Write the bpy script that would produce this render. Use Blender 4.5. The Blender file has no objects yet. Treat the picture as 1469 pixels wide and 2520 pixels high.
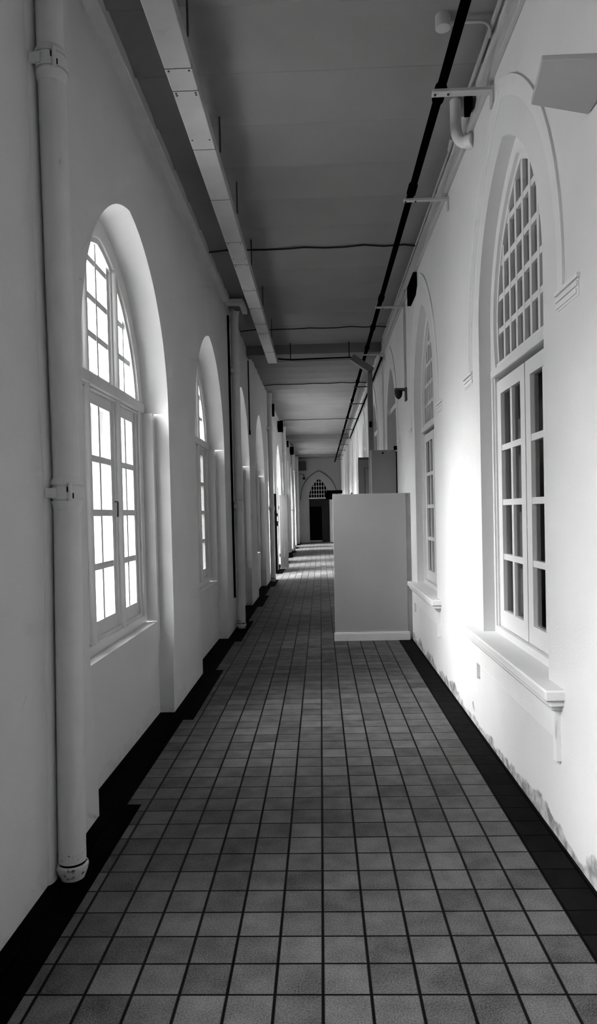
import bpy, bmesh, math, random
from mathutils import Vector, Matrix
random.seed(4)
S = bpy.context.scene
COL = S.collection
PI = math.pi

# ------------------------------------------------------------------ dimensions
T = 0.15                       # floor tile
XL, XB, XF = -1.145, -1.255, -1.335   # left wall face, bay back, window frame face
XR, XRF = 1.04, 1.115          # right wall face, right window frame face
ZC = 4.22                      # ceiling
Y0, Y1 = -5.0, 34.8            # corridor ends
LBAYS = [(-1.80, 'w'), (1.27, 'w'), (4.345, 'w'), (7.44, 'w'), (10.46, 'w'), (13.47, 'w'),
         (16.42, 'd'), (19.45, 'd'), (22.42, 'd'), (25.35, 'w'), (28.2, 'd'), (31.2, 'd')]
RBAYS = [(-2.3, 'w'), (0.80, 'w'), (3.895, 'w'), (6.985, 'w'), (10.05, 'd'), (13.12, 'd'),
         (16.2, 'd'), (19.28, 'd'), (22.36, 'd'), (25.44, 'd'), (28.5, 'd'), (31.6, 'd')]

# ------------------------------------------------------------------ materials
def newmat(name):
    m = bpy.data.materials.new(name); m.use_nodes = True
    nt = m.node_tree; nt.nodes.clear()
    o = nt.nodes.new('ShaderNodeOutputMaterial')
    b = nt.nodes.new('ShaderNodeBsdfPrincipled')
    nt.links.new(b.outputs[0], o.inputs[0])
    return m, nt, b
def g(v): return (v, v, v, 1)
def paint(name, v, rough=0.6, var=0.06, scale=3.0, bump=0.0, bscale=60, spec=0.3, metal=0.0, lo=.3, hi=.7):
    m, nt, b = newmat(name)
    geo = nt.nodes.new('ShaderNodeNewGeometry')
    n = nt.nodes.new('ShaderNodeTexNoise'); n.inputs['Scale'].default_value = scale
    n.inputs['Detail'].default_value = 5
    nt.links.new(geo.outputs['Position'], n.inputs['Vector'])
    r = nt.nodes.new('ShaderNodeMapRange')
    r.inputs[1].default_value = lo; r.inputs[2].default_value = hi
    r.inputs[3].default_value = v * (1 - var); r.inputs[4].default_value = v * (1 + var * .5)
    nt.links.new(n.outputs[0], r.inputs[0])
    nt.links.new(r.outputs[0], b.inputs['Base Color'])
    b.inputs['Roughness'].default_value = rough
    b.inputs['Specular IOR Level'].default_value = spec
    b.inputs['Metallic'].default_value = metal
    if bump:
        n2 = nt.nodes.new('ShaderNodeTexNoise'); n2.inputs['Scale'].default_value = bscale
        nt.links.new(geo.outputs['Position'], n2.inputs['Vector'])
        bp = nt.nodes.new('ShaderNodeBump'); bp.inputs['Strength'].default_value = bump
        bp.inputs['Distance'].default_value = 0.004
        nt.links.new(n2.outputs[0], bp.inputs['Height'])
        nt.links.new(bp.outputs[0], b.inputs['Normal'])
    return m
def wall_mat(name, v, stain):
    m = paint(name, v, .75, .05, 1.6, .25, 90, .15)
    nt = m.node_tree
    b = [n for n in nt.nodes if n.type == 'BSDF_PRINCIPLED'][0]
    src = b.inputs['Base Color'].links[0].from_socket
    geo = [n for n in nt.nodes if n.type == 'NEW_GEOMETRY'][0]
    sep = nt.nodes.new('ShaderNodeSeparateXYZ'); nt.links.new(geo.outputs['Position'], sep.inputs[0])
    mp = nt.nodes.new('ShaderNodeMapping'); mp.inputs['Scale'].default_value = (4, 4, 6)
    nt.links.new(geo.outputs['Position'], mp.inputs[0])
    n = nt.nodes.new('ShaderNodeTexNoise'); n.inputs['Scale'].default_value = 1.0; n.inputs['Detail'].default_value = 8
    nt.links.new(mp.outputs[0], n.inputs['Vector'])
    # damp, peeling paint rising unevenly from the floor
    a = nt.nodes.new('ShaderNodeMath'); a.operation = 'MULTIPLY_ADD'
    nt.links.new(n.outputs[0], a.inputs[0]); a.inputs[1].default_value = 0.42; a.inputs[2].default_value = -0.135
    s = nt.nodes.new('ShaderNodeMath'); s.operation = 'SUBTRACT'
    nt.links.new(a.outputs[0], s.inputs[0]); nt.links.new(sep.outputs[2], s.inputs[1])
    r = nt.nodes.new('ShaderNodeMapRange'); r.inputs[1].default_value = 0.0; r.inputs[2].default_value = 0.02
    r.inputs[3].default_value = 0; r.inputs[4].default_value = stain
    nt.links.new(s.outputs[0], r.inputs[0])
    n3 = nt.nodes.new('ShaderNodeTexNoise'); n3.inputs['Scale'].default_value = 14; n3.inputs['Detail'].default_value = 6
    nt.links.new(geo.outputs['Position'], n3.inputs['Vector'])
    r3 = nt.nodes.new('ShaderNodeMapRange'); r3.inputs[1].default_value = .4; r3.inputs[2].default_value = .6
    r3.inputs[3].default_value = .12; r3.inputs[4].default_value = .5
    nt.links.new(n3.outputs[0], r3.inputs[0])
    mx = nt.nodes.new('ShaderNodeMix'); mx.data_type = 'RGBA'
    nt.links.new(r.outputs[0], mx.inputs[0]); nt.links.new(src, mx.inputs[6]); nt.links.new(r3.outputs[0], mx.inputs[7])
    nt.links.new(mx.outputs[2], b.inputs['Base Color'])
    return m
def tile_mat(name, lo, hi, grout, rough, speck=0.5):
    """square tiles of side T; joints at x = -0.025 + kT and y = 0.036 + kT"""
    m, nt, b = newmat(name)
    L = nt.links.new
    geo = nt.nodes.new('ShaderNodeNewGeometry')
    off = nt.nodes.new('ShaderNodeVectorMath'); off.operation = 'ADD'
    off.inputs[1].default_value = (0.025 + T * 100, -0.036 + T * 100, 0)
    L(geo.outputs['Position'], off.inputs[0])
    dv = nt.nodes.new('ShaderNodeVectorMath'); dv.operation = 'DIVIDE'; dv.inputs[1].default_value = (T, T, 1)
    L(off.outputs[0], dv.inputs[0])
    fr = nt.nodes.new('ShaderNodeVectorMath'); fr.operation = 'FRACTION'; L(dv.outputs[0], fr.inputs[0])
    fl = nt.nodes.new('ShaderNodeVectorMath'); fl.operation = 'FLOOR'; L(dv.outputs[0], fl.inputs[0])
    sp = nt.nodes.new('ShaderNodeSeparateXYZ'); L(fr.outputs[0], sp.inputs[0])
    def edge(sock, w):
        p = nt.nodes.new('ShaderNodeMath'); p.operation = 'PINGPONG'; p.inputs[1].default_value = .5
        L(sock, p.inputs[0])
        r = nt.nodes.new('ShaderNodeMapRange'); r.inputs[1].default_value = w * .7; r.inputs[2].default_value = w * 1.25
        L(p.outputs[0], r.inputs[0]); return r.outputs[0]
    mn = nt.nodes.new('ShaderNodeMath'); mn.operation = 'MINIMUM'
    L(edge(sp.outputs[0], .035), mn.inputs[0]); L(edge(sp.outputs[1], .026), mn.inputs[1])
    fs = nt.nodes.new('ShaderNodeSeparateXYZ'); L(fl.outputs[0], fs.inputs[0])
    fc = nt.nodes.new('ShaderNodeCombineXYZ'); L(fs.outputs[0], fc.inputs[0]); L(fs.outputs[1], fc.inputs[1])
    wn = nt.nodes.new('ShaderNodeTexWhiteNoise'); wn.noise_dimensions = '3D'; L(fc.outputs[0], wn.inputs['Vector'])
    n = nt.nodes.new('ShaderNodeTexNoise'); n.inputs['Scale'].default_value = 190; n.inputs['Detail'].default_value = 3
    L(geo.outputs['Position'], n.inputs['Vector'])
    n2 = nt.nodes.new('ShaderNodeTexNoise'); n2.inputs['Scale'].default_value = 9; n2.inputs['Detail'].default_value = 4
    L(geo.outputs['Position'], n2.inputs['Vector'])
    def mul(a, bb, c=None):
        q = nt.nodes.new('ShaderNodeMath'); q.operation = 'MULTIPLY_ADD'
        L(a, q.inputs[0]); q.inputs[1].default_value = bb
        if c is None: q.inputs[2].default_value = 0
        elif isinstance(c, float): q.inputs[2].default_value = c
        else: L(c, q.inputs[2])
        return q.outputs[0]
    rn = nt.nodes.new('ShaderNodeMapRange'); rn.inputs[1].default_value = .36; rn.inputs[2].default_value = .64
    L(n.outputs[0], rn.inputs[0])
    rn2 = nt.nodes.new('ShaderNodeMapRange'); rn2.inputs[1].default_value = .35; rn2.inputs[2].default_value = .65
    L(n2.outputs[0], rn2.inputs[0])
    v = mul(wn.outputs[0], .34, 0.0); v = mul(rn.outputs[0], speck, v); v = mul(rn2.outputs[0], .72 - speck, v)
    rr = nt.nodes.new('ShaderNodeMapRange'); rr.inputs[3].default_value = lo; rr.inputs[4].default_value = hi
    L(v, rr.inputs[0])
    mx = nt.nodes.new('ShaderNodeMix'); mx.data_type = 'RGBA'
    L(mn.outputs[0], mx.inputs[0]); mx.inputs[6].default_value = g(grout); L(rr.outputs[0], mx.inputs[7])
    L(mx.outputs[2], b.inputs['Base Color'])
    b.inputs['Roughness'].default_value = rough; b.inputs['Specular IOR Level'].default_value = .10 if hi > .05 else .02
    bp = nt.nodes.new('ShaderNodeBump'); bp.inputs['Strength'].default_value = .5; bp.inputs['Distance'].default_value = .003
    L(mn.outputs[0], bp.inputs['Height']); L(bp.outputs[0], b.inputs['Normal'])
    return m
def glass_mat(name, tint, gloss):
    m = bpy.data.materials.new(name); m.use_nodes = True; nt = m.node_tree; nt.nodes.clear()
    o = nt.nodes.new('ShaderNodeOutputMaterial'); t = nt.nodes.new('ShaderNodeBsdfTransparent')
    gl = nt.nodes.new('ShaderNodeBsdfGlossy'); gl.inputs['Roughness'].default_value = .03
    t.inputs[0].default_value = g(tint); gl.inputs[0].default_value = g(.9)
    lw_ = nt.nodes.new('ShaderNodeLayerWeight'); lw_.inputs['Blend'].default_value = .5
    pw_ = nt.nodes.new('ShaderNodeMath'); pw_.operation = 'POWER'; pw_.inputs[1].default_value = 5
    nt.links.new(lw_.outputs['Facing'], pw_.inputs[0])
    f = nt.nodes.new('ShaderNodeMath'); f.operation = 'MULTIPLY_ADD'; nt.links.new(pw_.outputs[0], f.inputs[0])
    f.inputs[1].default_value = gloss; f.inputs[2].default_value = .03
    mx = nt.nodes.new('ShaderNodeMixShader')
    nt.links.new(f.outputs[0], mx.inputs[0]); nt.links.new(t.outputs[0], mx.inputs[1]); nt.links.new(gl.outputs[0], mx.inputs[2])
    nt.links.new(mx.outputs[0], o.inputs[0])
    return m
M = dict(
    wallL=wall_mat('plaster_left', .74, .12), wallR=wall_mat('plaster_right', .74, .8),
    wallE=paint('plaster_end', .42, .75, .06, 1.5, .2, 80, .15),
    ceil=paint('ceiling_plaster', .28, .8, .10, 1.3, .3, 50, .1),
    tiles=tile_mat('grey_floor_tiles', .018, .175, .0015, .55, .48),
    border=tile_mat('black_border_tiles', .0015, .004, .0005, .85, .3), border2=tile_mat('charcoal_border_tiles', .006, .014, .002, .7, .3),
    woodw=paint('white_window_paint', .74, .4, .04, 6, .1, 40, .4),
    woodwR=paint('white_joinery_paint', .78, .35, .03, 6, .1, 40, .4),
    trimR=paint('white_moulding_paint', .78, .6, .03, 6, .15, 70, .2),
    pipe=paint('white_pipe_paint', .76, .35, .06, 5, .12, 40, .45),
    pipeworn=paint('flaking_pipe_paint', .50, .6, .85, 34, .8, 40, .3, lo=.36, hi=.46),
    duct=paint('pale_trunking', .52, .35, .10, 4, 0, 40, .5),
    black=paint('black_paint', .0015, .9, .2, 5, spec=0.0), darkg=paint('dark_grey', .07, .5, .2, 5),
    dark2=paint('charcoal', .010, .6, .2, 5),
    fold=paint('dull_fold_paint', .11, .6, .08, 3), mid=paint('mid_grey_board', .20, .6, .08, 3, .1, 40), leaf=paint('grey_leaf', .24, .5, .06, 3),
    part=paint('white_partition', .42, .7, .05, 2.2, .15, 70, .2),
    screw=paint('screw_heads', .05, .4), curtain=paint('grey_blind', .50, .9, .2, 3),
    cond=paint('conduit_paint', .50, .5, .06, 4), room=paint('dim_room', .04, .9, .2, 2),
    ground=paint('outside_ground', .5, .9, .1, 1), outside=paint('sky_screen_grey', .12, .9, .2, 1),
    glass=glass_mat('clear_glass', .97, .35), glassC=glass_mat('casement_glass', .56, .35), glassD=glass_mat('dimmed_fan_glass', .5, .35), glassM=glass_mat('part_dimmed_fan_glass', .62, .35), glassE=glass_mat('dimmed_casement_glass', .30, .35), glassR=glass_mat('dim_glass', .75, .25),  # left pane tints chosen to cut the daylight, window by window
)

# ------------------------------------------------------------------ mesh builders
class MB:
    def __init__(self): self.v = []; self.f = []; self.sm = []
    def face(self, pts, smooth=False):
        i = len(self.v); self.v += [tuple(p) for p in pts]; self.f.append(list(range(i, i + len(pts)))); self.sm.append(smooth)
    def box(self, a, b):
        x0, x1 = sorted((a[0], b[0])); y0, y1 = sorted((a[1], b[1])); z0, z1 = sorted((a[2], b[2]))
        i = len(self.v)
        self.v += [(x0, y0, z0), (x1, y0, z0), (x1, y1, z0), (x0, y1, z0), (x0, y0, z1), (x1, y0, z1), (x1, y1, z1), (x0, y1, z1)]
        for q in ((0, 3, 2, 1), (4, 5, 6, 7), (0, 1, 5, 4), (1, 2, 6, 5), (2, 3, 7, 6), (3, 0, 4, 7)):
            self.f.append([i + k for k in q]); self.sm.append(False)
        return self
    def tube(self, pts, rad, n=12, cap=True):
        pts = [Vector(p) for p in pts]
        rads = rad if isinstance(rad, (list, tuple)) else [rad] * len(pts)
        rings = []; prev = None
        for k, p in enumerate(pts):
            d = (pts[min(k + 1, len(pts) - 1)] - pts[max(k - 1, 0)]).normalized()
            if prev is None:
                a = Vector((0, 0, 1)) if abs(d.z) < .9 else Vector((1, 0, 0))
                u = d.cross(a).normalized()
            else:
                u = (prev - d * prev.dot(d)).normalized()
            prev = u; w = d.cross(u)
            i = len(self.v)
            for j in range(n):
                t = 2 * PI * j / n
                self.v.append(tuple(p + (u * math.cos(t) + w * math.sin(t)) * rads[k]))
            rings.append(i)
        for a, b in zip(rings, rings[1:]):
            for j in range(n):
                self.f.append([a + j, a + (j + 1) % n, b + (j + 1) % n, b + j]); self.sm.append(True)
        if cap:
            self.f.append([rings[0] + j for j in range(n)][::-1]); self.sm.append(False)
            self.f.append([rings[-1] + j for j in range(n)]); self.sm.append(False)
        return self
    def strip(self, A, B, smooth=False, flip=False):
        for k in range(len(A) - 1):
            q = [A[k], A[k + 1], B[k + 1], B[k]]
            self.face(q[::-1] if flip else q, smooth)
    def build(self, name, mat, parent=None, bevel=0.0, weld=True, flat=False):
        me = bpy.data.meshes.new(name); me.from_pydata(self.v, [], self.f); me.update()
        if weld:
            bm = bmesh.new(); bm.from_mesh(me)
            bmesh.ops.remove_doubles(bm, verts=bm.verts, dist=1e-5)
            if not flat: bmesh.ops.recalc_face_normals(bm, faces=bm.faces)
            bm.to_mesh(me); bm.free()
        for p in me.polygons: p.use_smooth = not flat
        if not flat: me.set_sharp_from_angle(angle=math.radians(32))
        me.materials.append(M[mat] if isinstance(mat, str) else mat)
        o = bpy.data.objects.new(name, me); COL.objects.link(o)
        if parent:
            o.parent = parent
            o.matrix_parent_inverse = Matrix.Translation(-Vector(parent.location)) if parent.type == 'EMPTY' or True else Matrix()
        if bevel:
            md = o.modifiers.new('bevel', 'BEVEL'); md.width = bevel; md.segments = 2; md.limit_method = 'ANGLE'
        return o
def tag(o, label=None, cat=None, group=None, kind=None):
    if label: o['label'] = label
    if cat: o['category'] = cat
    if group: o['group'] = group
    if kind: o['kind'] = kind
    return o
def empty(name, loc=(0, 0, 0)):
    o = bpy.data.objects.new(name, None); COL.objects.link(o); o.location = loc; o.empty_display_size = .1
    return o
def box(name, a, b, mat, parent=None, bevel=0.0): return MB().box(a, b).build(name, mat, parent, bevel)
def arc(p0, p1, p2, n=6):
    p0, p1, p2 = map(Vector, (p0, p1, p2))
    return [tuple(p0 * (1 - t) ** 2 + p1 * 2 * t * (1 - t) + p2 * t * t) for t in [k / n for k in range(n + 1)]]

class Arch:
    """pointed arch: half width a at the springing zs, apex za"""
    def __init__(self, a, zs, za):
        self.a, self.zs, self.za = a, zs, za; h = za - zs
        self.r = (a * a + h * h) / (2 * a); self.off = self.r - a
    def s(self, z):
        q = self.r ** 2 - (z - self.zs) ** 2
        return max(0.0, math.sqrt(max(q, 0)) - self.off)
    def z(self, s):
        return self.zs + math.sqrt(max(self.r ** 2 - (abs(s) + self.off) ** 2, 0))
    def pts(self, z0=None, n=26):
        """(s,z) from the near foot over the apex to the far foot"""
        z0 = self.zs if z0 is None else z0
        t0 = math.asin((z0 - self.zs) / self.r); t1 = math.asin((self.za - self.zs) / self.r)
        half = [(-(self.r * math.cos(t0 + (t1 - t0) * k / n) - self.off), self.zs + self.r * math.sin(t0 + (t1 - t0) * k / n)) for k in range(n + 1)]
        half[-1] = (0.0, self.za)
        return half + [(-s, z) for s, z in half[-2::-1]]

# ================================================================== SHELL
tag(MB().box((XL - .5, Y0 - .3, -.12), (XR + 2.6, Y1 + 3, 0)).build('floor', 'tiles'), 'grey speckled square floor tiles with dark joints', 'floor', kind='structure')

# black tile border along both walls (the setting's own trim, 1 mm proud)
def polyplane(name, pts, z, mat):
    mb = MB()
    for q in pts: mb.face([(x, y, z) for x, y in q])
    return mb.build(name, mat)
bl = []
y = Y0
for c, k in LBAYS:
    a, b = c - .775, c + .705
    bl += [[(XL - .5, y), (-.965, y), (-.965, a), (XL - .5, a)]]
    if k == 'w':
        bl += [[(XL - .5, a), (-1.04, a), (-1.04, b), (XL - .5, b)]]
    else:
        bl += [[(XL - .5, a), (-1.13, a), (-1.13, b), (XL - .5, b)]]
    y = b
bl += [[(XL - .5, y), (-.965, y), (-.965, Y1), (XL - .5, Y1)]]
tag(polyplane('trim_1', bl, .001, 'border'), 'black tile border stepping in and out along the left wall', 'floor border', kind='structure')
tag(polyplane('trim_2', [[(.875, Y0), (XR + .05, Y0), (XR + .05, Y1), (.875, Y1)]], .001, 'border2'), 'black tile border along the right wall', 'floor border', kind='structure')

# ceiling: shallow plaster vaults between transverse ribs
cb = MB(); per = .575; ph = 3.79
ys = []
k0 = int((Y0 - ph) / per) - 2
n = 25
for k in range(k0, int((Y1 - ph) / per) + 2):
    for j in range(n):
        t = j / n
        ys.append((ph + (k + t) * per, ZC - .036 * ((t / .88) ** 2.4 if t < .88 else (1 - t) / .12)))
A = [(XL - .6, y, z) for y, z in ys]; B = [(XR + .3, y, z) for y, z in ys]
cb.strip(A, B, True)
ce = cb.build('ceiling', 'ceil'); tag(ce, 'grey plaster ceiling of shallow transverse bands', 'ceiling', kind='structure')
ce.data.set_sharp_from_angle(angle=math.radians(20))
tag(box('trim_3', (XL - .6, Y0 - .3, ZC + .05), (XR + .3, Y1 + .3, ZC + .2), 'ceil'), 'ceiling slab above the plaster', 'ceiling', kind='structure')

tag(box('trim_38', (XL - .1, 11.32, 4.06), (XR + .1, 11.6, ZC + .06), 'ceil'), 'shallow beam across the ceiling by the duct crossing', 'beam', kind='structure')
tag(box('trim_39', (XL - .1, 24.3, 4.04), (XR + .1, 24.6, ZC + .06), 'ceil'), 'second shallow beam across the ceiling, far away', 'beam', kind='structure')
# ---- left wall
NA = Arch(.97, 2.275, 3.40)      # niche arch
FA = Arch(.945, 2.275, 3.345)    # arch at the frame plane
HW, HWB, OW = .97, .905, .91
ZS, ZJ = .70, 2.275
lw = MB()
def pillar(ya, yb, ja, jb):
    """wall face between two niches; edges step in below z=.6"""
    prof = [(0, HWB), (.34, HWB), (.60, HW), (NA.zs, HW), (ZC + .05, HW)]
    left = [(XL, (ja + d) if ja is not None else ya, z) for z, d in prof]
    right = [(XL, (jb - d) if jb is not None else yb, z) for z, d in prof]
    lw.strip(left, right, flip=True)
cs = [c for c, k in LBAYS]
pillar(Y0, None, None, cs[0])
for a, b in zip(cs, cs[1:]): pillar(None, None, a, b)
pillar(None, Y1, cs[-1], None)
for c, kind in LBAYS:
    pts = NA.pts()
    lw.strip([(XL, c + s, z) for s, z in pts], [(XL, c + s, ZC + .05) for s, z in pts], flip=True)
    fp = FA.pts()
    lw.strip([(XL, c + s, z) for s, z in pts], [(XF, c + s, z) for s, z in fp], True)
    lw.strip([(XF, c + s, z) for s, z in fp], [(XF - .12, c + s, z) for s, z in fp], True)
    for sg in (-1, 1):
        prof = [(0, HWB), (.34, HWB), (.60, HW), (NA.zs, HW)]
        lw.strip([(XL, c + sg * d, z) for z, d in prof], [(XB, c + sg * d, z) for z, d in prof])
        # back strip, jamb block, ledge
        top = [(0, HWB), (.34, HWB), (.60, HW), (ZJ, HW)]
        zlo = ZS if kind == 'w' else 0
        inner = OW if kind == 'w' else OW - .03
        lw.strip([(XB, c + sg * d, z) for z, d in top], [(XB, c + sg * min(inner, d), z) for z, d in top])
        lw.face([(XB, c + sg * inner, zlo), (XF - .12, c + sg * inner, zlo), (XF - .12, c + sg * inner, ZJ), (XB, c + sg * inner, ZJ)])
        lw.face([(XB, c + sg * inner, ZJ), (XF - .12, c + sg * inner, ZJ), (XF - .12, c + sg * (HW + .02), ZJ), (XB, c + sg * (HW + .02), ZJ)])
    if kind == 'w':
        lw.face([(XB, c - HWB - .005, 0), (XB, c + HWB + .005, 0), (XB, c + HWB + .005, ZS), (XB, c - HWB - .005, ZS)])
        lw.face([(XB, c - OW, ZS), (XB, c + OW, ZS), (XF - .12, c + OW, ZS - .01), (XF - .12, c - OW, ZS - .01)])
wl = lw.build('wall_left', 'wallL', flat=True); tag(wl, 'white plastered left wall with pointed window niches', 'wall', kind='structure')

# ---- right wall
RA = Arch(.645, 2.62, 3.53)
rw = MB(); rc = [c for c, k in RBAYS]
def rq(ya, yb, za, zb): rw.face([(XR, ya, za), (XR, ya, zb), (XR, yb, zb), (XR, yb, za)])
e = [Y0] + sum([[c - .645, c + .645] for c in rc], []) + [Y1]
for i in range(0, len(e), 2): rq(e[i], e[i + 1], 0, ZC + .05)
for c, kind in RBAYS:
    zb = .70 if kind == 'w' else 0.0
    if zb: rq(c - .645, c + .645, 0, zb)
    pts = [(-.645, zb)] + RA.pts() + [(.645, zb)]
    ap = RA.pts()
    rw.strip([(XR, c + s, z) for s, z in ap], [(XR, c + s, ZC + .05) for s, z in ap])
    depth = .30
    rw.strip([(XR, c + s, z) for s, z in pts], [(XR + depth, c + s, z) for s, z in pts])
    if zb: rw.face([(XR, c - .645, zb), (XR, c + .645, zb), (XR + depth, c + .645, zb), (XR + depth, c - .645, zb)])
tag(rw.build('wall_right', 'wallR', flat=True), 'bright white plastered right wall with pointed openings', 'wall', kind='structure')

# ---- end wall with its arched opening
EA = Arch(.50, 2.20, 3.17); ec = -.055
ew = MB()
ew.box((XL - .3, Y1, 0), (ec - .50, Y1 + .35, ZC + .05)).box((ec + .50, Y1, 0), (XR + .3, Y1 + .35, ZC + .05))
ap = EA.pts()
ew.strip([(ec + s, Y1, z) for s, z in ap], [(ec + s, Y1, ZC + .05) for s, z in ap])
ew.strip([(ec + s, Y1, z) for s, z in ap], [(ec + s, Y1 + .35, z) for s, z in ap])
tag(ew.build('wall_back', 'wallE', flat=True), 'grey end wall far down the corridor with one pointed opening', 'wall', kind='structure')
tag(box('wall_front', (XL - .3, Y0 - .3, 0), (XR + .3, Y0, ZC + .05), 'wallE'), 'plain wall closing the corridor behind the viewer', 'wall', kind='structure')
# dark lobby behind the end door
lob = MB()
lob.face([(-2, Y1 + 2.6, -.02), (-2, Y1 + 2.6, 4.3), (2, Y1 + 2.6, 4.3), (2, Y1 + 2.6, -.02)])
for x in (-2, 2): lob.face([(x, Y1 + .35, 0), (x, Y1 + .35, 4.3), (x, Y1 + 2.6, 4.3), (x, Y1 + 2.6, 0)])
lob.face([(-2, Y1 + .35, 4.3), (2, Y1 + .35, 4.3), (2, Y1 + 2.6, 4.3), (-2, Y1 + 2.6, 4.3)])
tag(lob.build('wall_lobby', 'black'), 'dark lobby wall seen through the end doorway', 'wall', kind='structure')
# dim room behind the right wall
rm = MB()
rm.face([(3.4, Y0, 0), (3.4, Y1, 0), (3.4, Y1, 4.3), (3.4, Y0, 4.3)])
for yy in (Y0, Y1): rm.face([(XR + .02, yy, 0), (XR + .02, yy, 4.3), (3.4, yy, 4.3), (3.4, yy, 0)])
rm.face([(XR + .02, Y0, 4.28), (3.4, Y0, 4.28), (3.4, Y1, 4.28), (XR + .02, Y1, 4.28)])
tag(rm.build('wall_room', 'room'), 'dim room wall behind the right-hand windows', 'wall', kind='structure')

ORD = ['nearest', 'second', 'third', 'fourth', 'fifth', 'sixth', 'seventh', 'eighth', 'ninth', 'tenth']
def which(bays, c, kind=None):
    vis = [b for b, k in bays if b > 3 and (kind is None or k == kind)]
    if c in vis: return ORD[vis.index(c)] + ' along from the viewer'
    beh = [b for b, k in bays if b < 3]
    return 'just behind the viewer' if c == max(beh) else 'farther behind the viewer'
# ================================================================== WINDOWS
def ringmesh(arch_o, arch_i, base_o, base_i, c, xa, xb, foot_z):
    """arched frame ring in the YZ plane between two outlines, depth xa..xb"""
    mb = MB()
    o = [(-base_o, foot_z)] + arch_o + [(base_o, foot_z)]
    i = [(-base_i, foot_z)] + arch_i + [(base_i, foot_z)]
    F = lambda L, x: [(x, c + s, z) for s, z in L]
    mb.strip(F(o, xa), F(i, xa)); mb.strip(F(o, xb), F(i, xb), flip=True)
    mb.strip(F(i, xa), F(i, xb), True); mb.strip(F(o, xa), F(o, xb), True, True)
    for L0, L1 in ((o[0], i[0]), (o[-1], i[-1])):
        mb.face([(xa, c + L0[0], L0[1]), (xa, c + L1[0], L1[1]), (xb, c + L1[0], L1[1]), (xb, c + L0[0], L0[1])])
    return mb

def left_window(no, c, near):
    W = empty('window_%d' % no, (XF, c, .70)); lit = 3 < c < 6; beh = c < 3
    tag(W, 'white three-light arched window in the left wall, ' + which(LBAYS, c, 'w'), 'window', kind='structure')
    fo = Arch(.985, 2.23, 3.39); fi = Arch(.845, 2.23, 3.235); ZF = 2.31
    # outer frame, stepped moulding
    ringmesh(fo.pts(ZF), fi.pts(ZF), fo.s(ZF), fi.s(ZF), c, XF, XF - .09, ZF).build('arch_frame', 'woodw', W)
    fo2 = Arch(.85, 2.23, 3.24); fi2 = Arch(.815, 2.23, 3.20)
    ringmesh(fo2.pts(ZF), fi2.pts(ZF), fo2.s(ZF), fi2.s(ZF), c, XF - .018, XF - .08, ZF).build('arch_bead', 'woodw', W)
    f = MB()
    for sg in (-1, 1):
        f.box((XF, c + sg * .935, .755), (XF - .09, c + sg * .83, 2.28))
        f.box((XF - .018, c + sg * .83, .778), (XF - .08, c + sg * .80, 2.27))
    f.box((XF, c - .935, .655), (XF - .09, c + .935, .755))
    f.box((XF - .015, c - .83, .755), (XF - .08, c + .83, .778))
    f.build('frame', 'woodw', W)
    MB().box((XF + .012, c - .95, 2.28), (XF - .09, c + .95, 2.355)).box((XF - .01, c - .9, 2.262), (XF - .07, c + .9, 2.28)).build('transom', 'woodw', W, .008)
    for sg in (-1, 1):
        m = MB()
        yc = c + sg * .31
        zt = fi.z(.31) + .03
        for z0, z1 in ((.70, 2.30), (2.33, zt)):
            m.box((XF - .02, yc - .052, z0), (XF - .08, yc + .052, z1))
            m.tube([(XF - .02, yc, z0 + (.05 if z0 < 1 else 0)), (XF - .02, yc, z1)], .030, 12)
        m.build('mullion', 'woodw', W, .004)
    # casements and panes
    xs, xg = XF - .035, XF - .058
    lights = ((-.80, -.362), (-.255, .255), (.362, .80))
    for li, (a, b) in enumerate(lights):
        m = MB(); st = .045
        m.box((xs, c + a, .778), (xs - .04, c + a + st, 2.265)).box((xs, c + b - st, .778), (xs - .04, c + b, 2.265))
        m.box((xs, c + a + st, .778), (xs - .04, c + b - st, .865)).box((xs, c + a + st, 2.19), (xs - .04, c + b - st, 2.265))
        mid = (a + b) / 2
        m.box((xs - .005, c + mid - .015, .865), (xs - .037, c + mid + .015, 2.19))
        for k in range(1, 4):
            z = .865 + (2.19 - .865) * k / 4
            m.box((xs - .003, c + a + st, z - .020), (xs - .039, c + b - st, z + .020))
        cm = m.build('casement', 'woodw', W)
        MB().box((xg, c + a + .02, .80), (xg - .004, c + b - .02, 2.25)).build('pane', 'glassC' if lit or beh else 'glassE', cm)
        if li == 1 and near:
            h = MB(); h.tube([(xs + .012, c + b - .02, 1.60), (xs + .03, c + b - .02, 1.60), (xs + .03, c + b - .025, 1.50)], .006, 8)
            h.build('handle', 'dark2', cm)
    # fan lights above the transom
    m = MB()
    for a, b in lights:
        mid = (a + b) / 2; st = .035
        for s0, s1 in ((a, a + st), (b - st, b), (mid - .014, mid + .014)):
            sm = (s0 + s1) / 2
            zt = fi.z(max(abs(s0), abs(s1)))
            if abs(sm) > .76 : continue
            if zt > 2.4: m.box((xs, c + s0, 2.35), (xs - .038, c + s1, zt + .01))
        m.box((xs, c + a, 2.35), (xs - .04, c + b, 2.385))
        for z in (2.615, 2.845, 3.075):
            lim = fi.s(z)
            s0, s1 = max(a, -lim), min(b, lim)
            if s1 - s0 > .04: m.box((xs - .004, c + s0, z - .020), (xs - .036, c + s1, z + .020))
    fm = m.build('fanlight_bars', 'woodw', W)
    # fan pane: one outline
    gp = MB(); pts = Arch(.86, 2.23, 3.25).pts(2.34)
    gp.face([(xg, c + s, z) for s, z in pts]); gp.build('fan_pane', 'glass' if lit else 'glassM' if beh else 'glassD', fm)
    return W

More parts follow.
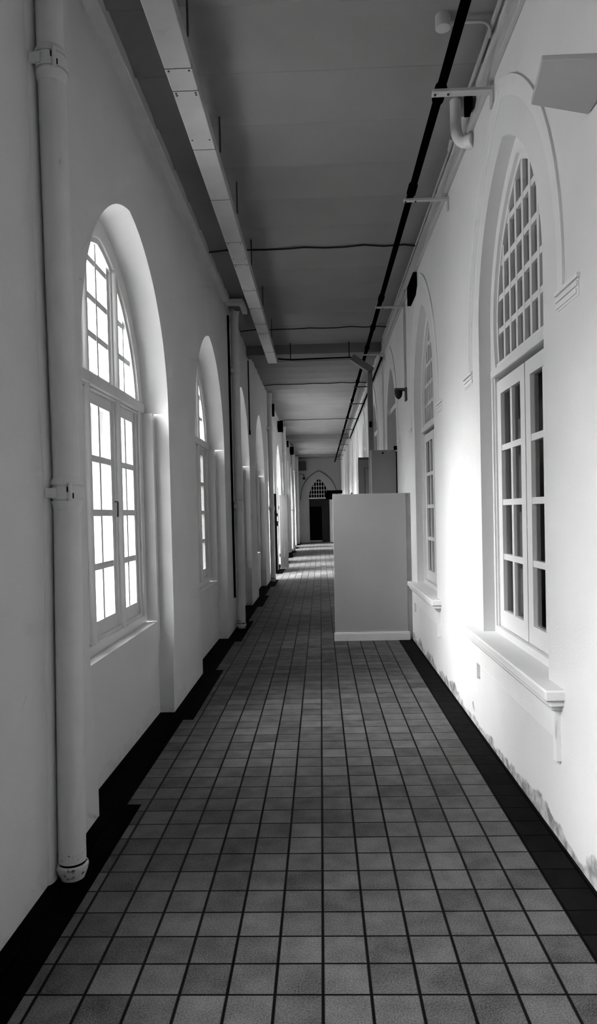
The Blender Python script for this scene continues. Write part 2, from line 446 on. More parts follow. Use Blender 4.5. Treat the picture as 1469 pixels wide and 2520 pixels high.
def right_window(no, c):
    W = empty('window_%d' % no, (XRF, c, .70))
    tag(W, 'white two-leaf arched window with latticed fanlight, right wall, ' + which(RBAYS, c, 'w'), 'window', kind='structure')
    ao = Arch(.66, 2.62, 3.545); ai = Arch(.565, 2.62, 3.44)
    ringmesh(ao.pts(), ai.pts(2.36), .66, ai.s(2.36), c, XRF, XRF + .09, 2.36).build('arch_frame', 'woodwR', W)
    a2 = Arch(.57, 2.62, 3.445); a3 = Arch(.535, 2.62, 3.405)
    ringmesh(a2.pts(2.36), a3.pts(2.36), a2.s(2.36), a3.s(2.36), c, XRF + .02, XRF + .08, 2.36).build('arch_bead', 'woodwR', W)
    f = MB()
    for sg in (-1, 1):
        f.box((XRF, c + sg * .66, .745), (XRF + .09, c + sg * .615, 2.325))
        f.box((XRF + .012, c + sg * .615, .745), (XRF + .088, c + sg * .60, 2.325))
    f.box((XRF, c - .65, .70), (XRF + .09, c + .65, .745))
    f.build('frame', 'woodwR', W)
    MB().box((XRF - .005, c - .645, 2.325), (XRF + .09, c + .645, 2.375)).box((XRF + .01, c - .645, 2.375), (XRF + .09, c + .645, 2.405)).build('transom', 'woodwR', W, .006)
    xs = XRF + .025
    for li, (a, b) in enumerate(((-.60, -.008), (.008, .60))):
        m = MB(); st = .085
        dz = 0 if li else .004
        zt = 2.298
        m.box((xs, c + a, .75), (xs + .045, c + a + st, zt)).box((xs, c + b - st, .75), (xs + .045, c + b, zt))
        m.box((xs, c + a + st, .75), (xs + .045, c + b - st, .855)).box((xs, c + a + st, 2.215), (xs + .045, c + b - st, zt))
        mid = (a + b) / 2
        m.box((xs + .006, c + mid - .02, .855), (xs + .04, c + mid + .02, 2.215))
        for k in range(1, 4):
            z = .855 + (2.215 - .855) * k / 4
            m.box((xs + .004, c + a + st, z - .018), (xs + .042, c + b - st, z + .018))
        cm = m.build('casement', 'woodwR', W)
        MB().box((xs + .022, c + a + .03, .80), (xs + .026, c + b - .03, 2.26)).build('pane', 'glassR', cm)
    m = MB()
    pitch = .134
    for k in range(-4, 5):
        s = k * pitch + 0.0
        if abs(s) > .50: continue
        m.box((xs, c + s - .018, 2.39), (xs + .04, c + s + .018, a3.z(abs(s)) + .012))
    for z in (2.60, 2.80, 3.0, 3.2):
        l = a3.s(z) + .01
        m.box((xs + .002, c - l, z - .018), (xs + .038, c + l, z + .018))
    fm = m.build('fanlight_lattice', 'woodwR', W)
    gp = MB(); pts = Arch(.55, 2.62, 3.42).pts(2.38)
    gp.face([(xs + .02, c + s, z) for s, z in pts]); gp.build('fan_pane', 'glassR', fm)
    MB().box((XRF + .13, c + .43, .72), (XRF + .135, c + .64, 2.05)).build('blind', 'curtain', W)
    # sill with moulded front, apron and corbels
    s = MB()
    s.box((XRF + .02, c - .86, .655), (.955, c + .86, .703)).box((XR + .01, c - .845, .625), (.975, c + .845, .655))
    s.box((XR + .01, c - .82, .603), (.995, c + .82, .625))
    s.build('sill', 'trimR', W, .008)
    s = MB(); s.box((XR + .01, c - .80, .48), (1.015, c + .80, .603))
    for sg in (-1, 1): s.box((XR + .01, c + sg * .80, .37), (1.015, c + sg * .765, .48))
    s.build('apron', 'trimR', W, .004)
    return W

wn = 0
for c, k in LBAYS:
    if k == 'w': wn += 1; left_window(wn, c, 3 < c < 6)
for c, k in RBAYS:
    if k == 'w': wn += 1; right_window(wn, c)

# hood mouldings over the right-hand openings
OA = dict(a=.93, zs=2.50, za=3.84)
tn = 3
for c, k in RBAYS:
    tn += 1
    mb = MB()
    steps = [(.000, .011), (.022, .009), (.044, .006), (.064, .003)]     # (inset, projection)
    for q, (ins, pr) in enumerate(steps):
        nxt = steps[q + 1][0] if q < 3 else .088
        o = Arch(.93 - ins, 2.50, 3.84 - ins * 1.15).pts(2.42, 22); i = Arch(.93 - nxt, 2.50, 3.84 - nxt * 1.15).pts(2.42, 22)
        F = lambda L, x: [(x, c + s, z) for s, z in L]
        xa = XR - pr
        mb.strip(F(o, xa), F(i, xa), True, True)
        mb.strip(F(i, xa), F(i, XR), True); mb.strip(F(o, XR), F(o, xa), True)
    for sg in (-1, 1):
        for q, (z0, pr) in enumerate(((2.402, .014), (2.374, .011), (2.346, .008))):
            mb.box((XR + .005, c + sg * .835, z0), (XR - pr, c + sg * (1.10 - .014 * q), z0 + .018))
        mb.box((XR + .005, c + sg * .84, 2.335), (XR - .003, c + sg * 1.09, 2.425))
    tag(mb.build('trim_%d' % tn, 'trimR', flat=True), 'stepped pointed hood moulding over right-hand opening, ' + which(RBAYS, c), 'moulding', kind='structure')

# doorway closures on the right wall
dn = 0
for c, k in RBAYS:
    if k != 'd': continue
    dn += 1
    D = empty('door_%d' % dn, (XR + .12, c, 0)); tag(D, 'grey boarded doorway recess with transom, right wall, ' + which(RBAYS, c, 'd'), 'door', kind='structure')
    mb = MB(); pts = [(-.65, 0)] + Arch(.65, 2.62, 3.535).pts() + [(.65, 0)]
    mb.face([(XR + .16, c + s, z) for s, z in pts]); mb.build('door_panel', 'mid', D)
    MB().box((XR + .05, c - .645, 2.95), (XR + .15, c + .645, 3.02)).box((XR + .05, c - .645, 2.31), (XR + .15, c + .645, 2.38)).build('transom', 'woodwR', D)
# arched head panels over the open left doorways
for c, k in LBAYS:
    if k != 'd': continue
    dn += 1
    D = empty('door_%d' % dn, (XF, c, 0)); tag(D, 'open doorway with arched fanlight in the left wall, ' + which(LBAYS, c, 'd'), 'door', kind='structure')
    ringmesh(Arch(.985, 2.23, 3.39).pts(), Arch(.845, 2.23, 3.235).pts(), .985, .845, c, XF, XF - .09, 2.20).build('arch_frame', 'woodw', D)
    MB().box((XF, c - .95, 2.27), (XF - .09, c + .95, 2.355)).build('transom', 'woodw', D)
    m = MB()
    for s in (-.6, -.31, 0, .31, .6): m.box((XF - .03, c + s - .015, 2.35), (XF - .07, c + s + .015, Arch(.85, 2.23, 3.24).z(abs(s))))
    for z in (2.62, 2.85, 3.08):
        l = Arch(.85, 2.23, 3.24).s(z); m.box((XF - .03, c - l, z - .014), (XF - .07, c + l, z + .014))
    m.build('fanlight_bars', 'woodw', D)

# end doorway: fanlight, lintel and dark leaf
dn += 1
D = empty('door_%d' % dn, (ec, Y1, 0)); tag(D, 'dark doorway under a latticed pointed fanlight at the corridor end', 'door', kind='structure')
m = MB(); ea = Arch(.50, 2.20, 3.17)
for k in range(-3, 4):
    s = k * .125; m.box((ec + s - .011, Y1 + .08, 2.2), (ec + s + .011, Y1 + .11, ea.z(abs(s))))
for z in (2.40, 2.60, 2.80, 3.0):
    l = ea.s(z); m.box((ec - l, Y1 + .08, z - .011), (ec + l, Y1 + .11, z + .011))
m.build('fanlight_lattice', 'woodwR', D)
MB().box((ec - .5, Y1 + .04, 2.17), (ec + .5, Y1 + .14, 2.23)).build('transom', 'woodwR', D)
MB().box((ec - .5, Y1 + .12, 1.79), (ec + .5, Y1 + .15, 2.18)).box((ec + .12, Y1 + .12, 0), (ec + .5, Y1 + .15, 1.8)).build('door_leaf', 'dark2', D)
mb = MB()
o = Arch(.93, 2.22, 3.58).pts(2.10, 20); i = Arch(.90, 2.22, 3.54).pts(2.10, 20)
F = lambda L, y: [(ec + s, y, z) for s, z in L]
mb.strip(F(o, Y1 - .03), F(i, Y1 - .03)); mb.strip(F(i, Y1 - .03), F(i, Y1 - .001)); mb.strip(F(o, Y1 - .001), F(o, Y1 - .03))
tn += 1
tag(mb.build('trim_%d' % tn, 'darkg'), 'thin pointed hood line over the end doorway', 'moulding', kind='structure')

# ================================================================== DOWNPIPES (left wall)
PIPES = [2.85, 9.10, 15.3, 21.4, 27.4, 33.3]
PX = -1.068
plab = ['white cast downpipe nearest the viewer, paint flaking at its foot',
        'white downpipe beside a thin black cable, left wall past the second window',
        'white downpipe between the fourth window and the first open doorway',
        'slim distant downpipe past the half-height folded door on the left',
        'fifth downpipe along the left wall, very far down the corridor',
        'last downpipe on the left, close to the end wall']
COLLARS = (3.36, 1.605)
for i, py in enumerate(PIPES):
    P = empty('downpipe', (PX, py, 0)); tag(P, plab[i], 'pipe', 'white downpipes along the left wall')
    big = i == 0
    n = 28 if big else 14
    rr = .0565
    m = MB(); m.tube([(PX - .001, py, .115), (PX - .001, py, 1.53)], rr, n)
    m.tube([(PX, py, 1.63), (PX, py, 3.32)], rr * .985, n); m.tube([(PX, py, 3.38), (PX, py, 4.0 if i else 4.19)], rr * .97, n)
    m.build('shaft', 'pipe', P)
    for z in COLLARS:
        m = MB(); s = .066
        m.tube([(PX, py, z - .075), (PX, py, z - .045), (PX, py, z - .038), (PX, py, z - .034)], [rr, rr + .006, rr + .009, rr + .009], n)
        m.tube([(PX, py, z + .034), (PX, py, z + .040), (PX, py, z + .050), (PX, py, z + .068)], [rr + .009, rr + .010, rr + .008, rr - .002], n)
        m.tube([(PX, py, z - .034), (PX, py, z + .034)], rr + .003, n)
        jt = m.build('joint', 'pipe', P)
        m = MB(); m.tube([(PX, py, z - .026), (PX, py, z + .026)], rr + .012, n)
        m.box((PX - .065, py - .070, z - .020), (PX - .02, py - .055, z + .020))
        cl = m.build('clamp', 'pipe', P)
        if big:
            m = MB(); a = -1.05
            cx, cy = PX + math.cos(a) * (rr + .014), py + math.sin(a) * (rr + .014)
            m.tube([(cx, cy, z - .036), (cx, cy, z + .04)], .0085, 10); m.build('clamp_pin', 'pipe', cl)
            for da, z0, z1 in ((-.17, z + .002, z + .024), (.17, z - .024, z - .002)):
                cx, cy = PX + math.cos(a + da) * (rr + .0125), py + math.sin(a + da) * (rr + .0125)
                MB().box((cx - .002, cy - .002, z0), (cx + .002, cy + .002, z1)).build('slot', 'black', cl)
    m = MB(); m.tube([(PX, py, .062), (PX, py, .058), (PX, py, .045), (PX, py, .030), (PX, py, .0)], [rr + .002, rr + .008, rr + .009, rr + .004, rr - .008], n)
    m.build('foot', 'pipeworn', P)
    MB().tube([(PX, py, .05), (PX, py, .075)], rr - .003, n).build('foot_gap', 'black', P)
    MB().tube([(PX - .001, py, .072), (PX - .001, py, .115)], rr + .0006, n).build('worn_band', 'pipeworn', P)
    if big:
        # this pipe is not quite plumb: its lower length leans, the upper one comes back
        def lean(z): return .07 * min(z, 1.6) / 1.6 - .035 * max(0, z - 1.6) / 1.7
        todo = list(P.children)
        while todo:
            o = todo.pop(); todo += list(o.children)
            for v in o.data.vertices: v.co.y += lean(v.co.z)
        # rounded plaster bead between pipe and wall
        m = MB(); q = [(XL + .018 * math.sin(PI * k / 10), py - .020 - .050 * math.cos(PI * k / 10)) for k in range(11)]
        m.strip([(x, y, 0) for x, y in q], [(x, y + .07, 1.6) for x, y in q], flip=True)
        m.strip([(x, y + .07, 1.6) for x, y in q], [(x, y + .02, 4.2) for x, y in q], flip=True)
        tag(m.build('trim_0', 'wallL'), 'rounded plaster bead up the left wall behind the nearest downpipe', 'moulding', kind='structure')
    if i:
        # swan neck to the wall-top gutter trunking
        m = MB(); m.tube(arc((PX, py, 3.98), (PX, py, 4.1), (PX + .03, py - .05, 4.15)), rr, n); m.build('top_bend', 'pipe', P)
tag(MB().tube([(-1.1315, 8.98, .42), (-1.1315, 8.98, 4.05)], .015, 8).build('black_cable', 'black'), 'thin black cable running down the left wall beside the second downpipe', 'cable')

# wall-top trunking on the left and its dog-leg
m = MB(); m.box((XL - .01, Y0, 4.125), (-1.075, 8.72, ZC - .005)); G = empty('cornice_trunking', (-1.1, 4, 4.12))
tag(G, 'long pale box trunking in the corner of left wall and ceiling', 'trunking')
m.build('trunk', 'pipe', G, .006)
MB().box((XL + .02, 8.66, 4.10), (-.90, 8.76, 4.165)).box((-.955, 8.70, 4.09), (-.89, 9.1, 4.155)).build('dog_leg', 'pipe', G, .006)

# ================================================================== CEILING DUCT
G = empty('ceiling_duct', (-.71, 4, 3.9)); tag(G, 'pale rectangular cable duct hung under the ceiling, turning across the corridor', 'duct')
DX0, DX1, DZ = -.785, -.638, 3.90
MB().box((DX0, Y0, DZ), (DX1, 11.22, DZ + .085)).build('duct_run', 'duct', G, .003)
MB().box((DX1, 11.11, DZ), (.53, 11.16, DZ + .012)).build('cross_run', 'mid', G)
m = MB()
a = Vector((.52, 11.15, DZ + .0)); b = Vector((.84, 11.15, 3.67))
for (p, q) in ((a, b),):
    d = (q - p).normalized(); nrm = Vector((-d.z, 0, d.x)) * .10
    v = [p, q, q + nrm, p + nrm]
    A = [(x.x, 11.07, x.z) for x in v]; B = [(x.x, 11.22, x.z) for x in v]
    m.face(A[::-1]); m.face(B)
    for k in range(4): m.face([A[k], A[(k + 1) % 4], B[(k + 1) % 4], B[k]])
m.build('sloping_arm', 'mid', G)
MB().box((.79, 11.07, 0.0), (.865, 11.22, 3.70)).build('drop_post', 'mid', G)
MB().box((.80, 11.055, 2.82), (.84, 11.07, 2.91)).build('post_box', 'black', G)
for yy in (3.62, 4.78, 5.75, 6.95, 8.3, 9.8):
    MB().tube([(DX1 + .012, yy, DZ + .06), (DX1 + .012, yy, ZC - .005)], .006, 8).build('hanger_rod', 'darkg', G)
for x in (-.42, .51):
    MB().tube([(x, 11.14, DZ + .03), (x, 11.14, ZC - .005)], .006, 8).build('hanger_rod', 'black', G)
MB().tube([(-.62, 11.10, DZ + .045), (-.5, 11.10, DZ + .03), (-.38, 11.10, DZ + .024), (.0, 11.10, DZ + .03), (.54, 11.10, DZ + .034)], .012, 8).build('cable_bundle', 'black', G)
for yy in (3.78, 3.98, 4.62, 5.36, 6.2, 6.75, 7.55, 8.2, 8.9, 9.35, 10.45):
    MB().box((DX0 - .001, yy - .002, DZ - .0015), (DX1 + .001, yy + .002, DZ + .02)).build('cover_joint', 'darkg', G)
for yy in (3.80, 4.0, 4.02, 4.5, 6.23, 6.6, 6.78, 7.5, 8.22, 8.87, 10.4):
    for x in (DX0 + .018, DX1 - .018): MB().tube([(x, yy, DZ - .003), (x, yy, DZ + .001)], .0055, 8).build('screw', 'screw', G)

# ================================================================== RIGHT CEILING SERVICES
G = empty('black_pipe', (.745, 4, 3.95)); tag(G, 'long thin black iron pipe under the ceiling near the right wall', 'pipe')
BX, BZ = .748, 3.925
MB().tube([(BX, Y0, BZ), (BX, 33.9, BZ)], .026, 14).build('pipe_run', 'black', G)
for yy in (4.15, 5.36, 8.05, 9.3, 10.45, 13.1, 15.3, 18.1, 21, 24, 27, 30):
    MB().tube([(BX, yy - .07, BZ), (BX, yy - .06, BZ), (BX, yy + .06, BZ), (BX, yy + .07, BZ)], [.026, .035, .035, .026], 14).build('coupling', 'black', G)
BR = [1.3, 2.7, 4.08, 5.46, 8.28, 10.75, 13.5, 15.6, 18.1, 20.4, 22.7, 25.0, 27.3, 29.6, 31.9]
names = {4.08: 'broad pale pipe bracket with bolts, nearest over the first right window', 5.46: 'pale flat bracket under the black pipe between the two near right windows',
         8.28: 'flat pipe bracket near the black box high on the right wall', 10.75: 'pipe bracket under the black pipe just before the duct crossing'}
for yy in BR:
    w = .028 if abs(yy - 4.08) < .01 else .018
    B = empty('pipe_bracket', (XR, yy, 3.88))
    tag(B, names.get(yy, 'small flat pipe bracket on the right wall far down the corridor' if yy > 8 else 'flat pipe bracket on the right wall behind the viewer'), 'bracket', 'wall brackets carrying the black pipe')
    MB().box((.695, yy - w, 3.880), (XR, yy + w, 3.896)).build('arm', 'cond' if yy < 12 else 'darkg', B)
    MB().box((XR - .012, yy - w - .004, 3.80), (XR + .003, yy + w + .004, 3.90)).build('wall_plate', 'cond', B)
    for x in (.71, .786): MB().tube([(x, yy, 3.872), (x, yy, 3.90)], .007, 8).build('bolt', 'screw', B)

# trunking and conduits at the head of the right wall
m = MB(); m.box((XR, Y0, 3.935), (XR - .03, 33, 3.985)).box((XR, Y0, 3.985), (XR - .016, 33, 4.01))
tag(m.build('wall_trunking', 'cond', bevel=.004), 'stepped pale trunking running the length of the right wall below the ceiling', 'trunking')
tag(MB().tube([(1.012, Y0, 4.185), (1.012, 4.55, 4.185)], .013, 10).build('conduit', 'cond'), 'slim conduit on the right wall edge, ending by the white pipe elbow', 'conduit')
tag(MB().tube([(1.022, 5.3, 4.175), (1.022, 10.9, 4.175)], .009, 8).tube([(1.022, 5.3, 4.175), (1.022, 5.2, 4.21)], .016, 8).build('conduit', 'cond'), 'slim conduit in the right ceiling corner beyond the white pipe elbow', 'conduit')
m = MB(); m.tube([(.9995, 7.9, 3.965), (.9995, 33, 3.965)], .010, 8)
tag(m.build('conduit', 'cond'), 'slim conduit along the trunking on the far right wall', 'conduit')
tag(MB().tube([(1.0, 10.9, 3.87), (1.0, 22.5, 3.86)], .017, 8).build('black_cable', 'black'), 'straight black cable along the right wall behind the duct drop post', 'cable')
G = empty('waste_pipe', (.96, 4.7, 4.0)); tag(G, 'short thick white pipe elbow dropping from ceiling into right wall', 'pipe')
MB().tube([(.955, 4.72, ZC), (.955, 4.72, 4.03)] + arc((.955, 4.72, 4.03), (.955, 4.70, 3.90), (XR - .01, 4.62, 3.885))[1:], .037, 18).build('elbow', 'pipe', G)
MB().tube([(XR - .03, 4.63, 3.886), (XR, 4.60, 3.884)], .047, 18).build('flange', 'pipe', G)
tag(box('junction_box', (.985, 4.50, 4.03), (1.02, 4.60, 4.15), 'black'), 'small black junction box beside the white pipe elbow', 'box')
G = empty('ceiling_junction', (.72, 3.9, 4.2)); tag(G, 'round ceiling junction box with curved conduit, next to the black pipe', 'junction box')
MB().tube([(.735, 3.93, ZC + .0), (.735, 3.93, 4.15), (.735, 3.93, 4.145)], [.042, .042, .03], 18).build('round_box', 'cond', G)
MB().tube([(.77, 3.93, 4.18), (.93, 3.93, 4.18)] + arc((.93, 3.93, 4.18), (1.01, 3.93, 4.18), (1.01, 4.02, 4.15))[1:], .009, 8).build('conduit_tail', 'cond', G)
# transverse cables clipped to the ceiling
tl = {7.13: 'thin dark cable across the ceiling, nearest of the crossings', 10.22: 'thin sagging cable across the ceiling before the duct crossing',
      14.6: 'thin cable across the ceiling just past the duct crossing', 20.2: 'thin faint cable across the ceiling far along', 32.6: 'thin cable across the ceiling close to the end wall'}
for yy, lb in tl.items():
    pts = [(XL + .03, yy, 4.165)] + [(x / 10, yy + .02 * math.sin(x), 4.178 + .004 * math.cos(x * 1.3)) for x in range(-9, 10, 2)] + [(1.02, yy + .02, 4.17)]
    tag(MB().tube(pts, .008, 8).build('ceiling_cable', 'dark2'), lb, 'cable', 'cables crossing the ceiling')
# black items
tag(box('wall_vent', (1.0, 7.22, 3.73), (XR, 7.72, 3.93), 'black'), 'flat black box high on the right wall above the second window', 'box')
tag(MB().box((.80, 2.35, 2.965), (1.035, 2.60, 2.985)).build('bracket_panel', 'cond', bevel=.003), 'flat pale panel jutting from the right wall at the photo edge', 'panel')
# rotate slightly to match its splayed edge
bp_ = bpy.data.objects['bracket_panel']
me = bp_.data
for v in me.vertices:
    if v.co.y > 2.5 and v.co.x > .9: v.co.y += .08
    if v.co.y < 2.4 and v.co.x < .9: v.co.x -= .04

for px_, py_, lb in ((.585, 12.9, 'left of two slim black posts just showing above the partition'), (.74, 12.6, 'right of two slim black posts just showing above the partition')):
    G = empty('barrier_post', (px_, py_, 0)); tag(G, lb, 'post', 'slim black posts behind the partition')
    MB().tube([(px_, py_, 0), (px_, py_, .02), (px_, py_, .03)], [.12, .12, .03], 16).build('base', 'black', G)
    MB().tube([(px_, py_, .02), (px_, py_, 1.80), (px_, py_, 1.83), (px_, py_, 1.85)], [.02, .02, .016, .004], 12).build('pole', 'black', G)
# dome camera + conduit on right wall
G = empty('dome_camera', (XR, 8.25, 2.9)); tag(G, 'small dark dome camera on an arm on the right wall above the partition', 'camera')
MB().box((.90, 8.20, 2.90), (XR - .01, 8.28, 2.925)).build('arm', 'darkg', G)
MB().box((XR - .02, 8.19, 2.78), (XR, 8.29, 2.93)).build('mount_plate', 'darkg', G)
m = MB(); m.tube([(.945, 8.24, 2.90), (.945, 8.24, 2.865), (.945, 8.24, 2.83), (.945, 8.24, 2.81), (.945, 8.24, 2.80)], [.045, .045, .036, .02, .004], 18)
m.build('dome', 'dark2', G)
tag(MB().tube([(1.033, 8.22, 2.93), (1.033, 8.22, 3.93)], .007, 8).build('conduit', 'cond'), 'nearer of two thin upright conduits above the dome camera, right wall', 'conduit')
tag(MB().tube([(1.034, 8.34, 2.93), (1.034, 8.34, 3.93)], .007, 8).build('conduit', 'cond'), 'farther of two thin upright conduits above the dome camera, right wall', 'conduit')
# left wall small things
tag(MB().tube([(-1.135, 11.5, 2.87), (-1.135, 11.5, 4.02)], .010, 8).box((XL, 11.47, 2.80), (-1.12, 11.53, 2.88)).build('conduit', 'dark2'), 'thin dark conduit with a small end box high on the left wall', 'conduit')
G = empty('light_switch', (XL, 11.62, 1.44)); tag(G, 'small white light switch plate on the left wall past the second downpipe', 'switch')
MB().box((XL, 11.57, 1.39), (XL + .012, 11.67, 1.49)).build('switch_plate', 'woodwR', G, .002)
MB().box((XL + .012, 11.605, 1.42), (XL + .018, 11.635, 1.46)).build('rocker', 'curtain', G)
for (yy, w, zb, zt, lb) in ((17.05, .06, 3.87, 4.17, 'narrow black loudspeaker high on the left wall, nearest of the four'), (19.35, .145, 3.75, 4.05, 'square black loudspeaker above the half-height folded door'),
                        (24.6, .06, 3.82, 4.12, 'narrow black loudspeaker far along the left wall, third of the four'), (27.1, .145, 3.76, 4.06, 'square black loudspeaker farthest along the left wall')):
    G = empty('wall_speaker', (XL, yy, zb)); tag(G, lb, 'speaker', 'black speakers on the left wall')
    MB().box((XL + .012, yy, zb), (XL + .012 + w, yy + .10, zt)).build('cabinet', 'black', G, .004)
    MB().box((XL, yy + .03, zb + .1), (XL + .014, yy + .07, zt - .1)).build('mount', 'darkg', G)
# leaves of open doors
G = empty('door_leaf', (-1.0, 18.93, 0)); tag(G, 'half-height white folded door leaf standing open on the far left', 'door leaf')
MB().box((-1.115, 18.93, .01), (-1.005, 18.97, 1.99)).build('inner_fold', 'fold', G, .003)
MB().box((-1.0, 18.93, .01), (-.895, 18.97, 1.99)).build('outer_fold', 'fold', G, .003)
MB().box((-1.145, 18.94, .3), (-1.115, 18.96, .4)).box((-1.145, 18.94, 1.6), (-1.115, 18.96, 1.7)).build('hinges', 'darkg', G)
G = empty('door_leaf', (-1.12, 17.35, 0)); tag(G, 'black door leaf standing open against daylight on the left', 'door leaf')
MB().box((-1.20, 17.28, .01), (-1.09, 17.32, 1.98)).build('leaf', 'black', G)
MB().box((-1.09, 17.27, 1.18), (-1.065, 17.33, 1.30)).box((-1.09, 17.27, 1.42), (-1.068, 17.33, 1.50)).build('lock', 'black', G)
G = empty('door_leaf', (.87, 9.38, 0)); tag(G, 'tall grey door leaf standing open behind the partition, against the right wall', 'door leaf')
MB().box((.70, 9.38, .01), (1.025, 9.42, 2.31)).build('leaf', 'leaf', G, .003)
MB().box((1.025, 9.39, .01), (1.04, 9.43, 2.29)).build('gap_shade_strip', 'black', G)  # black strip paints the shade in the gap between leaf and wall
MB().box((.68, 9.385, .01), (.70, 9.415, 2.31)).build('edge_strip', 'curtain', G)
MB().tube([(.85, 9.37, 2.27), (.85, 9.38, 2.27)], .012, 10).build('stop_knob', 'black', G)
MB().box((1.0, 9.37, 2.31), (1.04, 9.42, 2.36)).build('top_bolt', 'black', G)
G = empty('door_leaf', (.86, 12.3, 0)); tag(G, 'panelled grey door leaf farther back, left of the tall grey one', 'door leaf')
MB().box((.68, 12.30, .01), (1.03, 12.34, 2.43)).build('leaf', 'mid', G, .003)
MB().box((.80, 12.285, .9), (1.0, 12.30, 2.25)).build('raised_panel', 'mid', G, .006)
MB().box((.785, 12.29, .9), (.80, 12.299, 2.26)).box((.785, 12.29, 2.25), (1.0, 12.299, 2.262)).box((.68, 12.27, 2.40), (1.03, 12.30, 2.44)).build('shadow_gap', 'darkg', G)
tag(MB().box((.47, Y1 - .06, .0), (.62, Y1 - .02, 2.10)).build('door_leaf', 'woodwR', bevel=.003), 'narrow white door leaf folded back beside the end doorway', 'door leaf')

# end-wall bits
tag(box('wall_cabinet', (-1.03, Y1 - .25, 3.58), (-.66, Y1, 4.03), 'darkg', bevel=.005), 'dark grey square box high on the end wall, left of the arch', 'box')
G = empty('hanging_camera', (-1.03, Y1 - .4, 3.4)); tag(G, 'small camera hanging on a crooked arm by the end wall', 'camera')
MB().tube([(XL, Y1 - .4, 3.39), (-.86, Y1 - .4, 3.39)] + arc((-.86, Y1 - .4, 3.39), (-.785, Y1 - .4, 3.39), (-.785, Y1 - .4, 3.30))[1:] + [(-.785, Y1 - .4, 3.20)], .014, 8).build('arm', 'dark2', G)
MB().tube([(-.785, Y1 - .4, 3.22), (-.785, Y1 - .4, 3.17), (-.785, Y1 - .4, 3.13), (-.785, Y1 - .4, 3.11)], [.05, .055, .04, .01], 12).build('head', 'dark2', G)

# ================================================================== PARTITION
G = empty('partition', (.57, 8.1, 0)); tag(G, 'shoulder-high white partition standing out from the right wall, with a skirting', 'partition')
MB().box((.142, 8.08, .0), (.985, 8.18, 1.70)).build('panel', 'part', G, .004)
MB().box((.985, 8.10, .0), (XR, 8.16, 1.70)).build('end_post', 'curtain', G)
MB().box((.128, 8.055, .0), (1.005, 8.082, .085)).box((.131, 8.062, .085), (1.0, 8.082, .098)).build('skirting', 'woodw', G, .003)
G = empty('clamp_fixture', (.15, 8.2, 1.65)); tag(G, 'black bar and block fixed over the top left corner of the partition', 'bracket')
MB().box((.075, 8.185, 1.715), (.262, 8.23, 1.752)).build('bar', 'black', G, .004)
MB().box((.066, 8.185, 1.648), (.145, 8.23, 1.735)).box((.056, 8.19, 1.69), (.068, 8.22, 1.72)).build('block', 'black', G, .006)

# ================================================================== OUTSIDE

tag(box('wall_sky_screen', (-3.9, 14.9, -1.0), (-3.6, 60, 2.9), 'outside'), 'added grey wall screening sky light from the far open doorways', 'wall', kind='structure')  # added screen that holds back sky light at the far doorways

# ================================================================== LIGHT
w = bpy.data.worlds.new('world'); S.world = w; w.use_nodes = True
nt = w.node_tree; nt.nodes.clear(); L = nt.links.new
out = nt.nodes.new('ShaderNodeOutputWorld'); bg = nt.nodes.new('ShaderNodeBackground')
L(bg.outputs[0], out.inputs[0])
tc = nt.nodes.new('ShaderNodeTexCoord')
dt = nt.nodes.new('ShaderNodeVectorMath'); dt.operation = 'DOT_PRODUCT'
dt.inputs[1].default_value = Vector((-1.0, -.5, .80)).normalized()
L(tc.outputs['Generated'], dt.inputs[0])
mxm = nt.nodes.new('ShaderNodeMath'); mxm.operation = 'MAXIMUM'; mxm.inputs[1].default_value = 0; L(dt.outputs['Value'], mxm.inputs[0])
pw = nt.nodes.new('ShaderNodeMath'); pw.operation = 'POWER'; pw.inputs[1].default_value = 14; L(mxm.outputs[0], pw.inputs[0])
ma = nt.nodes.new('ShaderNodeMath'); ma.operation = 'MULTIPLY_ADD'; L(pw.outputs[0], ma.inputs[0])
ma.inputs[1].default_value = 150.0; ma.inputs[2].default_value = 3.0
sz = nt.nodes.new('ShaderNodeSeparateXYZ'); L(tc.outputs['Generated'], sz.inputs[0])
gr = nt.nodes.new('ShaderNodeMapRange'); gr.inputs[1].default_value = .12; gr.inputs[2].default_value = -.12
gr.inputs[3].default_value = 0; gr.inputs[4].default_value = 8.0; L(sz.outputs[2], gr.inputs[0])
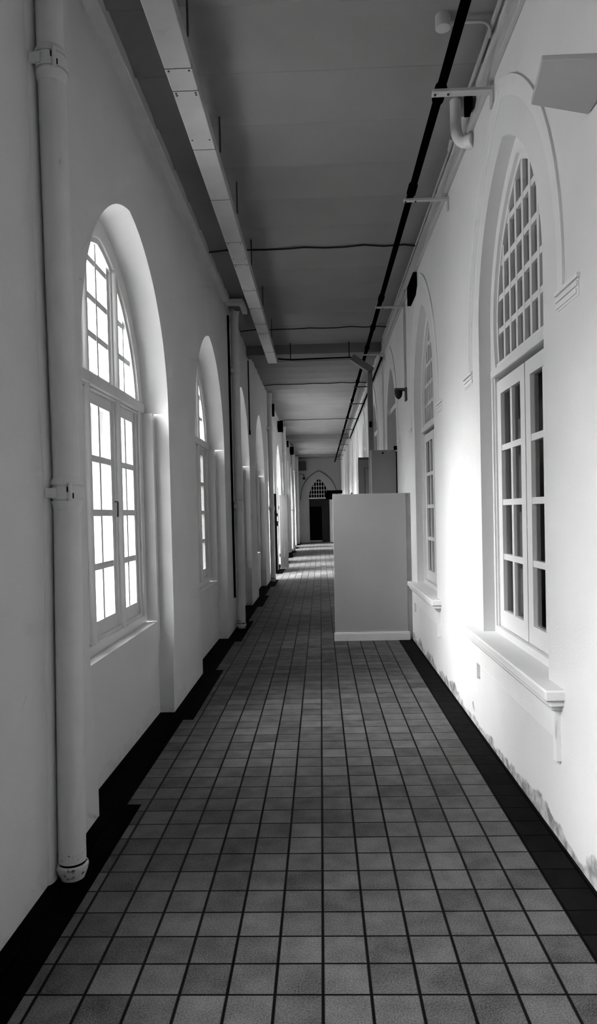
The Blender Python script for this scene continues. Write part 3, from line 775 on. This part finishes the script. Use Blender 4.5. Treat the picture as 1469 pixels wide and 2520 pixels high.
ad = nt.nodes.new('ShaderNodeMath'); ad.operation = 'ADD'; L(ma.outputs[0], ad.inputs[0]); L(gr.outputs[0], ad.inputs[1])
L(ad.outputs[0], bg.inputs['Strength']); bg.inputs[0].default_value = (1, 1, 1, 1)
# portals guide daylight sampling through the near left openings
for c, k in LBAYS:
    ld = bpy.data.lights.new('daylight_portal', 'AREA'); ld.shape = 'RECTANGLE'
    ld.size = 1.9; ld.size_y = 2.75 if k == 'w' else 3.4
    ld.cycles.is_portal = True
    o = bpy.data.objects.new('daylight_portal', ld); COL.objects.link(o)
    o.location = (XF - .14, c, (.68 + 3.4) / 2 if k == 'w' else 1.7)
    o.rotation_euler = Vector((1, 0, 0)).to_track_quat('-Z', 'Y').to_euler()

# ================================================================== CAMERA
Fp, CY, pi_, ya, ro = 1716.2, 1299.1, -.0219, -.032, -.0231
fw = Vector((math.sin(ya) * math.cos(pi_), math.cos(ya) * math.cos(pi_), math.sin(pi_)))
rt = fw.cross(Vector((0, 0, 1))).normalized(); up = rt.cross(fw)
r2 = rt * math.cos(ro) + up * math.sin(ro); u2 = -rt * math.sin(ro) + up * math.cos(ro)
cd = bpy.data.cameras.new('camera'); cam = bpy.data.objects.new('camera', cd); COL.objects.link(cam)
cd.sensor_fit = 'VERTICAL'; cd.sensor_height = 36; cd.lens = Fp / 2520 * 36
cd.shift_y = (CY - 1260) / 2520
cd.clip_start = .05; cd.clip_end = 300
mt = Matrix((r2, u2, -fw)).transposed().to_4x4(); mt.translation = (0, 0, 1.5)
cam.matrix_world = mt
S.camera = cam

S.view_settings.view_transform = 'Standard'
S.view_settings.look = 'None'
S.view_settings.exposure = 0.12
S.view_settings.gamma = 0.90
S.cycles.use_adaptive_sampling = True; S.cycles.adaptive_threshold = 0.14; S.cycles.adaptive_min_samples = 20
S.cycles.max_bounces = 9; S.cycles.diffuse_bounces = 5; S.cycles.transparent_max_bounces = 12
S.cycles.use_denoising = True
S.cycles.sample_clamp_indirect = 6
